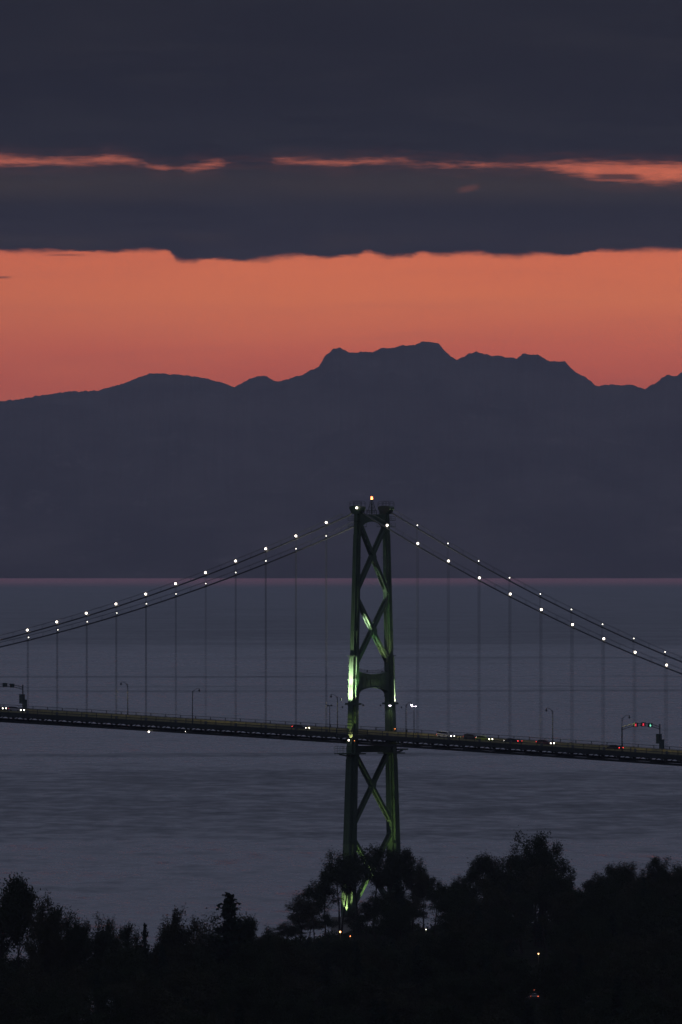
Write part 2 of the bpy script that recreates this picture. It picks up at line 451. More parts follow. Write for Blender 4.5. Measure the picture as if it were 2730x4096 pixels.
# ------------------------------------------------------------------ suspension bridge (local x runs along the deck, local y across it)
bridge = empty('suspension_bridge', (0,0,0), -TH)
tag(bridge, 'green steel suspension bridge with lit cables crossing the strait', 'bridge')
LEGT = [(-2,10.1,3.5),(24.1,9.05,3.0),(45.6,8.25,2.65),(60.5,7.72,2.4),(72.4,7.28,2.22),(72.9,7.22,1.98),(85.2,6.68,1.84),(109.6,5.95,1.57)]
def legp(z):
    for (z0,c0,w0),(z1,c1,w1) in zip(LEGT, LEGT[1:]):
        if z <= z1:
            t = (z-z0)/(z1-z0); return c0+(c1-c0)*t, w0+(w1-w0)*t
    return LEGT[-1][1:]
tw = MB()
# saddle housings and collars sit on the legs; the tower mesh itself holds struts and platforms
def arch_solid(mb, outline, b0, b1):
    mb.prism(outline, lambda p, t: (t, p[0], p[1]), b0, b1)
# top strut with arched underside
ztop = 109.6
c1, w1 = legp(106)
ai = c1-w1/2+.15
arc = [(-ai, 104.6)]+[(-ai*math.cos(math.pi*k/16)*.93, 104.6+2.75*math.sin(math.pi*k/16)**.75) for k in range(1,16)]+[(ai, 104.6)]
arch_solid(tw, arc[::-1]+[(-ai, 109.35),(-ai*.5,109.2),(ai*.5,109.2),(ai,109.35)], -.55, .55)
# cross-bracing panels on the face of the top strut
for k in range(7):
    a0 = -3.6+k*1.03
    for bb in (-.58, .58):
        tw.beam((bb,a0,107.7),(bb,a0+1.0,109.0),(1,0,0),.10,.05); tw.beam((bb,a0+1.0,107.7),(bb,a0,109.0),(1,0,0),.10,.05)
tower = tw.build('tower', M['paint'], bridge)
for sgn in (-1, 1):
    mb = MB()
    lv = []
    for z, c, w in LEGT:
        h, n, m_ = w/2, w*.19, w*.37                 # outer corners are cut deeper than inner ones
        lo, hi = (m_, w*.17) if sgn < 0 else (w*.17, m_)
        o = [(h-n,-h),(h-n,-h+lo),(h,-h+lo),(h,h-hi),(h-n,h-hi),(h-n,h),(-h+n,h),(-h+n,h-hi),(-h,h-hi),(-h,-h+lo),(-h+n,-h+lo),(-h+n,-h)]
        lv.append([(x_, sgn*c+y_, z) for x_, y_ in o])
    vs = sum(lv, []); n = 12
    fs = [(j*n+k, j*n+(k+1)%n, (j+1)*n+(k+1)%n, (j+1)*n+k) for j in range(len(lv)-1) for k in range(n)]
    fs += [tuple(range(n-1,-1,-1)), tuple((len(lv)-1)*n+k for k in range(n))]
    mb.add(vs, fs)
    for z, pr, hh in [(72.6,.20,.16),(60.2,.30,.5),(66.5,.05,.08),(90.5,.05,.08),(98,.05,.08),(79,.05,.08),(36,.06,.1),(24,.06,.1),(12,.08,.12)]:
        c, w = legp(z); h = w/2+pr
        mb.box(-h, h, sgn*c-h, sgn*c+h, z-hh/2, z+hh/2)
    # ribs down the outer faces
    for z0, z1 in ((6,46),(62,72.2),(74,104)):
        (ca, wa), (cb, wb) = legp(z0), legp(z1)
        for fa in (-.28, 0, .28):
            for si in (-1, 1):
                mb.beam((si*(wa/2+.02), sgn*ca+fa*wa, z0), (si*(wb/2+.02), sgn*cb+fa*wb, z1), (1,0,0), .06, .10)
                mb.beam((fa*wa, sgn*ca+si*(wa/2+.02), z0), (fa*wb, sgn*cb+si*(wb/2+.02), z1), (0,1,0), .06, .10)
    leg = mb.build('leg', M['paint'], tower)
    # saddle housing, bowed on top
    mb = MB(); c, w = legp(109.5)
    prof = [(-1.15,109.3),(-1.45,109.9),(-1.95,110.6),(-1.98,111.0)]+[(1.98*math.cos(math.pi-math.pi*k/12), 111.0+.45*math.sin(math.pi*k/12)) for k in range(1,12)]+[(1.98,111.0),(1.95,110.6),(1.45,109.9),(1.15,109.3)]
    mb.prism(prof, lambda p, t: (p[0], t, p[1]), sgn*c-.95, sgn*c+.95)
    for z in (109.9,110.6): mb.box(-1.5, 1.5, sgn*c-1.02, sgn*c+1.02, z, z+.08)
    mb.build('saddle_housing', M['paint'], tower)
    mb = MB()
    path = [(1.98*math.cos(math.pi*k/10), 111.15+.45*math.sin(math.pi*k/10)) for k in range(11)]
    for yy in (-.95, .95):
        for dz in (.55, 1.05): mb.tube([(x_, sgn*c+yy, z_+dz) for x_, z_ in path], .035, 5)
        for x_, z_ in path[::2]: mb.tube([(x_, sgn*c+yy, z_-.1), (x_, sgn*c+yy, z_+1.05)], .035, 5)
    mb.build('railing', M['rail'], tower)
    # service platform with railing round the leg head
    mb = MB(); c, w = legp(107)
    for z in (105.9, 107.6):
        mb.box(-w/2-.95, w/2+.95, sgn*c-w/2-.9, sgn*c+w/2+.9, z, z+.16)
        for dz in (.55, 1.05):
            X0, X1, Y0, Y1 = -w/2-.93, w/2+.93, sgn*c-w/2-.88, sgn*c+w/2+.88
            mb.tube([(X0,Y0,z+dz),(X1,Y0,z+dz),(X1,Y1,z+dz),(X0,Y1,z+dz),(X0,Y0,z+dz)], .035, 5)
        for ix in (X0,(X0+X1)/2,X1):
            for iy in (Y0,(Y0+Y1)/2,Y1):
                if (ix, iy) != ((X0+X1)/2, (Y0+Y1)/2): mb.tube([(ix,iy,z),(ix,iy,z+1.05)], .035, 5)
    mb.build('service_platform', M['paint'], tower)
    # concrete footing
    mb = MB(); c, w = legp(0)
    mb.prism([(-3.4,-3.2),(3.4,-3.2),(3.4,3.2),(-3.4,3.2)], lambda p, t: (p[0]*(1.0 if t < 1 else .86), sgn*c+p[1]*(1.0 if t < 1 else .86), t), -2.0, 4.6)
    mb.box(-3.1, 3.1, sgn*c-2.9, sgn*c+2.9, 4.6, 5.2)
    mb.build('footing', M['concrete'], tower)

# X bracing: laced box members
def yz(x, y): return ((x-1488)*.0647/.6225, 99-(y-2215)*.0647)
BR = [((1430,2072),(1552,2380)),((1549,2085),(1425,2367)),((1422,2382),(1558,2662)),((1553,2384),(1418,2666)),
      ((1409,2992),(1571,3303)),((1568,2977),(1407,3312)),((1403,3335),(1580,3655)),((1574,3312),(1396,3655))]
def brace(p, q, db, w, off):
    (a0,z0),(a1,z1) = yz(*p), yz(*q)
    P0, P1 = Vector((off,a0,z0)), Vector((off,a1,z1)); d = (P1-P0).normalized()
    nrm = Vector((1,0,0)).cross(d)                    # in-plane normal
    mb = MB(); L = (P1-P0).length
    for s in (-1, 1):                                  # solid web plates on the two outer faces
        o = Vector((s*(db/2-.07),0,0))
        mb.beam(P0+o, P1+o, (1,0,0), w, .14)
    for s in (-1, 1):                                  # flange strips and lacing between them
        for t in (-1, 1):
            o = Vector((t*(db/2-.16),0,0))+nrm*s*(w/2-.05)
            mb.beam(P0+o, P1+o, nrm, .28, .09)
        k, step, flip = 0.0, .95, 1
        while k < L-step:
            A_ = P0+d*k+nrm*s*(w/2-.03); B_ = P0+d*(k+step)+nrm*s*(w/2-.03)
            e = Vector((flip*(db/2-.2),0,0))
            mb.beam(A_-e, B_+e, nrm, .10, .04); mb.beam(A_-e, A_+e, nrm, .10, .05)
            k += step; flip = -flip
        for kk in (.5, .06, .94):                        # tie plates
            mb.beam(P0+d*(L*kk-.6)+nrm*s*(w/2-.01), P0+d*(L*kk+.6)+nrm*s*(w/2-.01), nrm, db-.1, .04)
    return mb.build('cross_brace', M['paint'], tower)
for i, (p, q) in enumerate(BR): brace(p, q, 1.36 if i % 2 else 1.42, .80, 0.0)
# gusset plates where braces meet
for xg, yg in ((1491,2231),(1493,2526),(1490,3137)):
    a, z = yz(xg, yg)
    gm = MB(); gm.prism([(a-.9,z-.0),(a-.45,z+1.15),(a+.45,z+1.15),(a+.9,z),(a+.45,z-1.15),(a-.45,z-1.15)], lambda p, t: (t, p[0], p[1]), -.75, .75)
    gm.build('gusset_plate', M['paint'], tower)

# portal strut over the road: hollow-chested girder, arched below, dished above
mb = MB(); c, w = legp(68); ai = c-w/2+.1
up = [(ai*t, 67.7+.75*abs(t)**1.8) for t in [1-k/10 for k in range(21)]]
dn = [(-ai*math.cos(math.pi*k/20), 61.9+2.55*math.sin(math.pi*k/20)**.62) for k in range(21)]
mb.prism(dn+up, lambda p, t: (t, p[0], p[1]), -.72, .72)
for k in range(20):
    a0, a1 = dn[k], dn[k+1]; mb.beam((0,a0[0],a0[1]-.02), (0,a1[0],a1[1]-.02), (0,0,1), 1.7, .14)
    a0, a1 = up[k], up[k+1]; mb.beam((0,a0[0],a0[1]+.02), (0,a1[0],a1[1]+.02), (0,0,1), 1.7, .14)
for t in (-.78,-.5,-.2,.2,.5,.78):
    for s in (-1,1): mb.beam((s*.76,ai*t,64.9-.6*abs(t)*1.5), (s*.76,ai*t,67.6), (1,0,0), .14, .08)
for t in (-.64,-.35,0,.35,.64):
    for s in (-1,1):
        zc = 66.1-.4*abs(t)
        mb.prism([(ai*t-.45,zc-.55),(ai*t+.45,zc-.55),(ai*t+.45,zc+.55),(ai*t-.45,zc+.55)], lambda p, q: (q, p[0], p[1]), s*.73, s*.82)
mb.build('portal_strut', M['paint'], tower)
mb = MB()
for s in (-.75,.75):
    for dz in (.5,1.0): mb.tube([(s,a,z+dz) for a, z in up], .035, 5)
    for a, z in up[::2]: mb.tube([(s,a,z),(s,a,z+1.0)], .035, 5)
mb.build('railing', M['rail'], tower)
mb = MB()
for s in (-.5,.5):
    for dz in (.5,1.0): mb.tube([(s,-4.6,109.3+dz),(s,4.6,109.3+dz)], .035, 5)
    for k in range(10): mb.tube([(s,-4.6+k*1.02,109.2),(s,-4.6+k*1.02,110.3)], .035, 5)
mb.build('railing', M['rail'], tower)
# strut below the deck with outrigger platforms
mb = MB(); c, w = legp(48.5)
mb.box(-.85,.85,-c+.4,c-.4,47.65,49.35)
for s in (-1,1): mb.prism([(-c+.9,46.2),(-c+2.9,47.7),(-c+.9,47.7)] if s < 0 else [(c-.9,46.2),(c-.9,47.7),(c-2.9,47.7)], lambda p, t: (t, p[0], p[1]), -.7, .7)
mb.box(-1.6,1.6,-13.6,-9.2,47.3,47.55); mb.beam((0,-9.2,46.6),(0,-13.4,47.2),(0,0,1),.3,.3)
mb.box(-1.6,1.6,9.2,13.2,48.1,48.5); mb.beam((0,9.2,47.2),(0,12.8,48.0),(0,0,1),.3,.4)
for s in (-1,1):
    mb.box(-w/2-1.3,w/2+1.3,s*c-w/2-1.2,s*c+w/2+1.2,47.2,47.5)
for aa in (-13.5,-12.4,-11.3,-10.2):
    for bb in (-1.5,1.5): mb.tube([(bb,aa,47.5),(bb,aa,49.3)],.05,5)
for bb in (-1.5,1.5):
    for zz in (48.1,48.7,49.25): mb.tube([(bb,-13.5,zz),(bb,-9.6,zz)],.045,5)
mb.build('deck_bearing_strut', M['paint'], tower)
# beacon on a small lattice pyramid
mb = MB()
apex = Vector((0,0,112.9))
cor = [Vector((s*.95,t*.95,109.3)) for s, t in ((1,1),(-1,1),(-1,-1),(1,-1))]
for c0 in cor: mb.tube([c0, apex+(c0-Vector((0,0,109.3)))*.12], .06, 5)
for lv_ in (.25,.5,.75):
    ring = [c0.lerp(apex, lv_) for c0 in cor]
    for k in range(4):
        mb.tube([ring[k], ring[(k+1)%4]], .04, 5)
        mb.tube([ring[k], cor[(k+1)%4].lerp(apex, lv_-.25)], .035, 5)
mb.box(-.5,.5,-.5,.5,112.3,112.38); mb.tube([(0,0,109.3),(0,0,112.9)],.09,6); mb.lathe((0,0,112.85),[(.2,0),(.28,.1),(.28,.18)],8)
mb.build('beacon_mast', M['paint'], tower)
mb = MB(); mb.lathe((0,0,113.03),[(.23,0),(.27,.12),(.27,.32),(.18,.40)],10); mb.lathe((0,0,113.47),[(.2,0),(.24,.06),(.24,.22),(.05,.32)],10)
mb.build('beacon_lamp', M['beacon'], tower)

# ---- floodlights
def flood(loc, tgt, watts, col, ang, blend=.6, size=.12):
    loc, tgt = Vector(loc), Vector(tgt); d = (tgt-loc).normalized()
    mb = MB()
    mb.tube([loc-d*.45, loc-d*.05], [.12,.20], 8); mb.beam(loc-d*.25-Vector((0,0,.35)), loc-d*.25, (1,0,0), .08, .08)
    o = mb.build('floodlight', M['pole'], tower)
    spot('floodlight_beam', loc+d*.03, tgt, watts, col, ang, blend, size, o)
WARM, GRN = (1,.90,.62), (1,.98,.66)
FL = [
 ((-.2,-11.9,59.6),(0,-7.5,71.5),26000,(1,.92,.66),96,1.0),
 ((-.3,-12.4,61.6),(0,-7.4,69.0),36000,(1,.90,.68),30,.9),
 ((.95,-11.0,60.4),(.85,-6.9,69.5),5000,(.72,1,.55),60,.9),
 ((2.6,-9.2,62.0),(1.0,-6.8,68.0),2600,(.55,1,.38),28,.8),
 ((1.15,10.8,59.4),(.76,7.9,66.5),60000,(1,.92,.68),90,.9),
 ((.6,-5.8,73.5),(.1,4.4,91.0),24000,GRN,13,.8),
 ((.6,-5.8,73.7),(.2,4.6,99),6500,GRN,22,.8),
 ((.3,-6.0,73.9),(0,-1.9,80.7),15000,(1,1,.78),30,.7),
 ((2.6,1.0,68.6),(.6,4.6,75.5),2600,(1,.88,.5),50,.7),
 ((1.4,-3.5,68.9),(0,6.3,84),3600,(.6,1,.5),36,.8),
 ((1.0,-12.7,5.7),(0,-9.4,14.0),8000,(1,.90,.45),48,.9),
 ((1.6,-5.0,5.6),(0,-4.4,24.5),9500,(.85,1,.4),22,.8),
 ((2.5,-6.0,6.0),(.3,8.6,38),17000,(.9,.95,.40),36,.8),
 ((1.8,-11.6,50.6),(.4,-8.2,54.9),1700,(1,.92,.30),40,.4),
 ((2.4,0.5,60.0),(.2,0,66.0),500,(1,.9,.6),100,.8),
]
FL = [(p_, q_, w_*1.5, *r_) for p_, q_, w_, *r_ in FL]
for a_ in FL: flood(*a_)

# ---- deck
NODES = list(range(-24, 18)); PAN = 10.06
mb = MB()
Bs = [k*PAN/2 for k in range(-52, 42)]
def strip(mb, y0, y1, dz0, dz1, mi=0):
    mb.cur = mi
    for b0, b1 in zip(Bs, Bs[1:]):
        z0, z1 = bz(b0), bz(b1)
        mb.add([(b0,y0,z0+dz0),(b0,y1,z0+dz0),(b1,y1,z1+dz0),(b1,y0,z1+dz0),(b0,y0,z0+dz1),(b0,y1,z0+dz1),(b1,y1,z1+dz1),(b1,y0,z1+dz1)],
               [(0,1,2,3),(4,7,6,5),(0,4,5,1),(3,2,6,7),(0,3,7,4),(1,5,6,2)] if b0 == Bs[0] or b1 == Bs[-1] else [(0,1,2,3),(4,7,6,5),(0,3,7,4),(1,5,6,2)])
strip(mb, -5.55, 5.55, ROAD-.28, ROAD, 1)
for s in (-1,1):
    strip(mb, min(s*5.55,s*8.1), max(s*5.55,s*8.1), ROAD-.25, ROAD+.12, 0)
    strip(mb, min(s*8.1,s*8.25), max(s*8.1,s*8.25), ROAD-.95, ROAD+.22, 0)
    strip(mb, min(s*6.0,s*6.4), max(s*6.0,s*6.4), ROAD-1.1, ROAD-.25, 0)
for a in (-2.9,0,2.9): strip(mb, a-.14, a+.14, ROAD-1.05, ROAD-.28, 0)
mb.cur = 2
for k in range(-60, 50):                                  # lane lines
    for a in (-1.85, 1.85):
        b0 = k*4.0; b1 = b0+2.0
        mb.add([(b0,a-.06,bz(b0)+ROAD+.006),(b1,a-.06,bz(b1)+ROAD+.006),(b1,a+.06,bz(b1)+ROAD+.006),(b0,a+.06,bz(b0)+ROAD+.006)], [(0,1,2,3)])
mb.cur = 0
for b in Bs:                                              # floor beams
    z = bz(b); mb.box(b-.16,b+.16,-8.05,8.05,z+1.42,z+ROAD-.29)
deck = mb.build('deck', [M['deck_steel'], M['asphalt'], M['marking']], bridge)
for s in (-1, 1):
    mb = MB()
    a = s*6.2
    for b0, b1 in zip(Bs, Bs[1:]):
        z0, z1 = bz(b0), bz(b1); mid = (b0+b1)/2; zm = (z0+z1)/2
        for dz, hh in ((.29,.56),):
            mb.beam((b0,a,z0+dz),(b1,a,z1+dz),(0,0,1),.5,hh)
        mb.beam((b0,a,z0+.6),(b0,a,z0+1.6),(1,0,0),.22,.30)
        mb.beam((b0,a,z0+.6),(mid,a,zm+1.75),(0,1,0),.17,.17); mb.beam((b1,a,z1+.6),(mid,a,zm+1.75),(0,1,0),.17,.17)
    mb.build('stiffening_truss', M['deck_steel'], deck)
    # outer railing with posts every half panel
    mb = MB(); a = s*8.18
    for b0, b1 in zip(Bs, Bs[1:]):
        z0, z1 = bz(b0)+ROAD+.1, bz(b1)+ROAD+.1
        mb.beam((b0,a,z0),(b0,a,z0+1.34),(1,0,0),.16,.14)
        mb.tube([(b0,a,z0+1.34),(b1,a,z1+1.34)], .055, 5, False)
        mb.tube([(b0,a,z0+.72),(b1,a,z1+.72)], .03, 4, False); mb.tube([(b0,a,z0+.25),(b1,a,z1+.25)], .03, 4, False)
        for k in range(1, 14):
            t = k/14; mb.beam((b0+(b1-b0)*t,a,z0+(z1-z0)*t+.25),(b0+(b1-b0)*t,a,z0+(z1-z0)*t+1.3),(1,0,0),.018,.018)
    mb.build('railing', M['rail'], deck)
    # road barrier
    mb = MB(); a = s*5.62; top = .82 if s > 0 else .5
    for b0, b1 in zip(Bs, Bs[1:]):
        z0, z1 = bz(b0)+ROAD, bz(b1)+ROAD
        mb.beam((b0,a,z0+top/2),(b1,a,z1+top/2),(0,0,1),.12,top-.02)
        mb.beam((b0,a-s*.10,z0+.35),(b0,a-s*.10,z0+top),(1,0,0),.16,.10)
    mb.build('barrier', M['barrier'], deck)
    # walkway balcony swinging round the tower leg
    mb = MB(); z = bz(0)+ROAD
    out = [(-5.2,s*8.2),(-3.4,s*10.3),(3.4,s*10.3),(5.2,s*8.2)]
    if s > 0: out = out[::-1]
    mb.prism(out, lambda p, t: (p[0], p[1], t-.0426*p[0]), z-.9, z+.1)
    pts = [(-5.2,s*8.2),(-3.4,s*10.25),(0,s*10.25),(3.4,s*10.25),(5.2,s*8.2)]
    for dz in (.5,.95,1.35): mb.tube([(x_,y_,z+dz-.0426*x_) for x_, y_ in pts], .045, 5)
    for x_, y_ in pts: mb.tube([(x_,y_,z-.0426*x_),(x_,y_,z+1.35-.0426*x_)], .06, 5)
    mb.build('walkway_balcony', M['deck_steel'], deck)
# lateral bracing under the deck
mb = MB()
for k in range(len(Bs)-2):
    if k % 2 == 0:
        b0, b1 = Bs[k], Bs[k+2]
        mb.beam((b0,-6,bz(b0)+.35),(b1,6,bz(b1)+.35),(0,0,1),.22,.2); mb.beam((b0,6,bz(b0)+.36),(b1,-6,bz(b1)+.36),(0,0,1),.22,.2)
mb.build('lateral_bracing', M['deck_steel'], deck)

# ---- cables, hangers, cable lamps
def cz(b):
    if b <= 0: return 7.1e-4*b*b+.3657*b+109.95
    return 9.08e-4*b*b-.4943*b+110.50
for s in (-1, 1):
    a = s*6.2
    mb = MB()
    def ca(b): return s*(5.95+.25*min(1, abs(b)/12))
    pts = [(-2.0+k*1.0, ca(k*1.0-2.0), 110.35-.1*abs(k-2)) for k in range(5)]
    L_ = [(b, ca(b), cz(b)) for b in [-x*2.515 for x in range(104, 0, -1)]]; R_ = [(b, ca(b), cz(b)) for b in [x*2.515 for x in range(1, 80)]]
    mb.tube(L_+pts[1:4]+R_, .19, 8)
    for k in NODES:
        if k and abs(k*PAN) < 240:
            b = k*PAN; d = .35; mb.tube([(b-d,ca(b),cz(b-d)),(b+d,ca(b),cz(b+d))], .25, 8)
    cab = mb.build('main_cable', M['cable'], bridge, smooth=True)
    mb = MB()
    for side in (-.38,.38):
        for seg in (L_, R_): mb.tube([(x_,y_+side,z_+1.2) for x_, y_, z_ in seg[::2]], .032, 4, False)
        for k in NODES:
            for h in (0,.5):
                b = (k+h)*PAN
                if abs(b) > 3: mb.tube([(b,ca(b),cz(b)),(b,ca(b)+side,cz(b)+1.2)], .03, 4)
    mb.build('hand_rope', M['cable'], cab)
    for k in NODES:
        b = k*PAN
        if k and (-13 <= k <= 12):
            mb = MB()
            for dx in (-.17,.17): mb.tube([(b+dx,ca(b),bz(b)+ROAD-.6),(b+dx,ca(b),cz(b))], .030, 5, False)
            mb.box(b-.3,b+.3,a-.14,a+.14,bz(b)+ROAD-.3,bz(b)+ROAD+.9)
            mb.build('hanger', M['hanger'], bridge)
# cable lamps: the ones on the nearer cable face us, the far ones show edge-on
def cable_lamp(b, a, z, bright):
    mb = MB(); mb.lathe((b,a,z),[(.04,0),(.04,.55),(.07,.56),(.16,.63),(.16,.70)],8)
    o = mb.build('cable_lamp', M['pole'], bridge)
    r = .29 if bright else .125
    mb = MB(); mb.lathe((b,a,z+.86),[(r*math.sin(math.pi*k/8)+.001, -r*math.cos(math.pi*k/8)) for k in range(9)],10)
    mb.build('globe', M['lamp_white'] if bright else M['lamp_small'], o, smooth=True)
for k in range(-12, 11):
    z = cz(k*PAN) if k else 110.3
    if k: cable_lamp(k*PAN, -6.3, z-.12, True)
    else: cable_lamp(.7, -7.15, 110.0, True)
    if k: cable_lamp(k*PAN, 6.3, z-.12, False)
# lamps hung under the deck
for x_, y_, a_, r_ in ((596.4,2927,-6.9,.22),(743,2926,-6.9,.07),(1396,2961,-10.4,.22),(1419,2963,-10.4,.09)):
    b = b_at(x_, a_); z = z_at(y_, a_, b)
    mb = MB(); mb.tube([(b,a_,z+.1),(b,a_,z+.9)], .05, 5); mb.tube([(b,a_,z+.9),(b,a_*.9,z+.9)], .05, 5); o = mb.build('under_deck_lamp', M['pole'], bridge)
    mb = MB(); mb.lathe((b,a_,z),[(r_*math.sin(math.pi*k/8)+.001,-r_*math.cos(math.pi*k/8)) for k in range(9)],10); mb.build('bulb', M['lamp_white'] if r_ > .1 else M['lamp_small'] if x_ < 1000 else M['amber'], o)
b = b_at(1569, 7.2-.0); z = z_at(2917, 6.2, b)
mb = MB(); mb.lathe((1.45,7.9,z),[(.09,0),(.11,.08),(.06,.18)],8); mb.build('marker_lamp', M['amber'], bridge)

# ---- street lamps on the bridge
def street_lamp(x, ybot_dz, htop, arm, side, label, lit=False, watts=560):
    """x photo column of the post, side -1 near walkway / +1 far walkway, arm length over the road"""
    a = side*7.95; b = b_at(x, a); zr = bz(b)+ROAD+.12
    root = empty('street_lamp', P(b, a, zr), -TH); tag(root, label, 'street lamp', 'street lamps along the bridge deck')
    mb = MB(); mb.tube([(0,0,0),(0,0,1.1),(0,0,1.15),(0,0,htop)], [.17,.16,.12,.085], 8); mb.box(-.22,.22,-.22,.22,0,.12)
    mb.build('post', M['pole'], root)
    d = -side
    mb = MB(); pts = [(0,0,htop-.25)]+[(0,d*arm*t,htop-.25+.9*math.sin(t*math.pi*.62)) for t in [k/8 for k in range(1,9)]]
    mb.tube(pts, .055, 6); e = Vector(pts[-1]); mb.tube([(0,0,htop-1.1),(0,d*arm*.28,htop-.25+.9*math.sin(.28*math.pi*.62))],.035,5)
    mb.build('arm', M['pole'], root)
    mb = MB(); mb.tube([e, e+Vector((0,0,-.22))], .07, 6); mb.lathe(e+Vector((0,0,-.62)),[(.26,0),(.27,.06),(.18,.28),(.08,.42)],10)
    hd = mb.build('lamp_head', M['pole'], root)
    mb = MB(); rr = .24 if not lit else .26
    mb.lathe(e+Vector((0,0,-.80)),[(.05,0),(rr*.8,.05),(rr,.14),(rr,.18)],10); mb.build('lens', M['lamp_violet'] if lit else M['lens_off'], hd)
    spot('lamp_light', e+Vector((0,0,-.86)), e+Vector((0,d*.4,-9)), watts, (1,.78,.28), 155, .4, .15, hd)
    return root, e
def lamp_z(x, ytop, side):
    a = side*7.95; b = b_at(x, a); return z_at(ytop, a, b)-(bz(b)+ROAD+.12)
for x, yt, side, arm, lit, lab in (
    (512,2737,1,2.8,False,'unlit arched street lamp at the far rail, left of the tower between two hangers'),
    (771,2764,-1,2.8,False,'unlit street lamp on the near rail left of the tower, arm turned right'),
    (1351,2787,1,2.7,False,'unlit street lamp just left of the tower behind the short double-headed lamp'),
    (1625,2818,-1,2.3,True,'lit street lamp just right of the tower with violet-white glow'),
    (2212,2842,1,2.7,False,'unlit arched street lamp right of the tower above white headlights'),
    (2489,2871,-1,3.1,False,'unlit street lamp standing at the end of the signal gantry'),
    (-90,2705,-1,2.8,False,None),(2950,2900,1,2.8,False,None)):
    if lab is None: continue
    r, e = street_lamp(x, 0, lamp_z(x, yt, side), arm, side, lab, lit)
    if side > 0:                                          # its back spill catches the far hanger beside it
        spot('lamp_spill', e+Vector((0,-.5,-.5)), Vector((-.6,-1.75,-3.2)) + Vector((e.x, e.y, e.z)), 150, (1,.82,.40), 60, .5, .1, r)
# short posts with a pair of round heads
for x, yh, side, lit, lab in ((1320,2822,-1,False,'short unlit post with two heads just left of the tower'),(1657,2823,1,True,'short post with two lit heads just right of the tower')):
    a = side*7.95; b = b_at(x, a); zr = bz(b)+ROAD+.12; h = z_at(yh, a, b)-zr
    root = empty('twin_lamp', P(b, a, zr), -TH); tag(root, lab, 'lamp post', 'twin-headed walkway lamps')
    mb = MB(); mb.tube([(0,0,0),(0,0,h)], [.11,.08], 8); mb.box(-.18,.18,-.18,.18,0,.1); mb.build('post', M['pole'], root)
    mb = MB(); mb.tube([(0,-.75,h+.05),(0,.75,h+.05)], .05, 6); mb.build('crossbar', M['pole'], root)
    for s in (-.72,.72):
        mb = MB(); mb.lathe((0,s,h-.12),[(.10,0),(.30,.08),(.30,.16),(.12,.34)],10); hd = mb.build('lamp_head', M['pole'], root)
        mb = MB(); mb.lathe((0,s,h-.24),[(.06,0),(.24,.06),(.28,.115)],10); mb.build('lens', M['lamp_violet'] if lit else M['lens_off'], hd)
# bracket lamps on the legs over the road
for s, lit in ((-1, False), (1, True)):
    c, w = legp(59.6); a0 = s*(c-w/2)
    mb = MB(); mb.tube([(1.3,a0+s*.2,59.9),(1.6,a0-s*.5,60.2),(1.6,a0-s*.95,60.1)], .06, 6); mb.lathe((1.6,a0-s*.95,59.75),[(.26,0),(.28,.08),(.14,.34)],10)
    o = mb.build('bracket_lamp', M['pole'], bridge)
    mb = MB(); mb.lathe((1.6,a0-s*.95,59.52),[(.08,0),(.26,.08),(.30,.22)],10); mb.build('lens', M['lamp_violet'] if lit else M['lens_off'], o)
    spot('lamp_light', (1.6,a0-s*.95,59.45), (1.6,a0-s*2,50), 200, (1,.85,.5), 140, .4, .15, o)

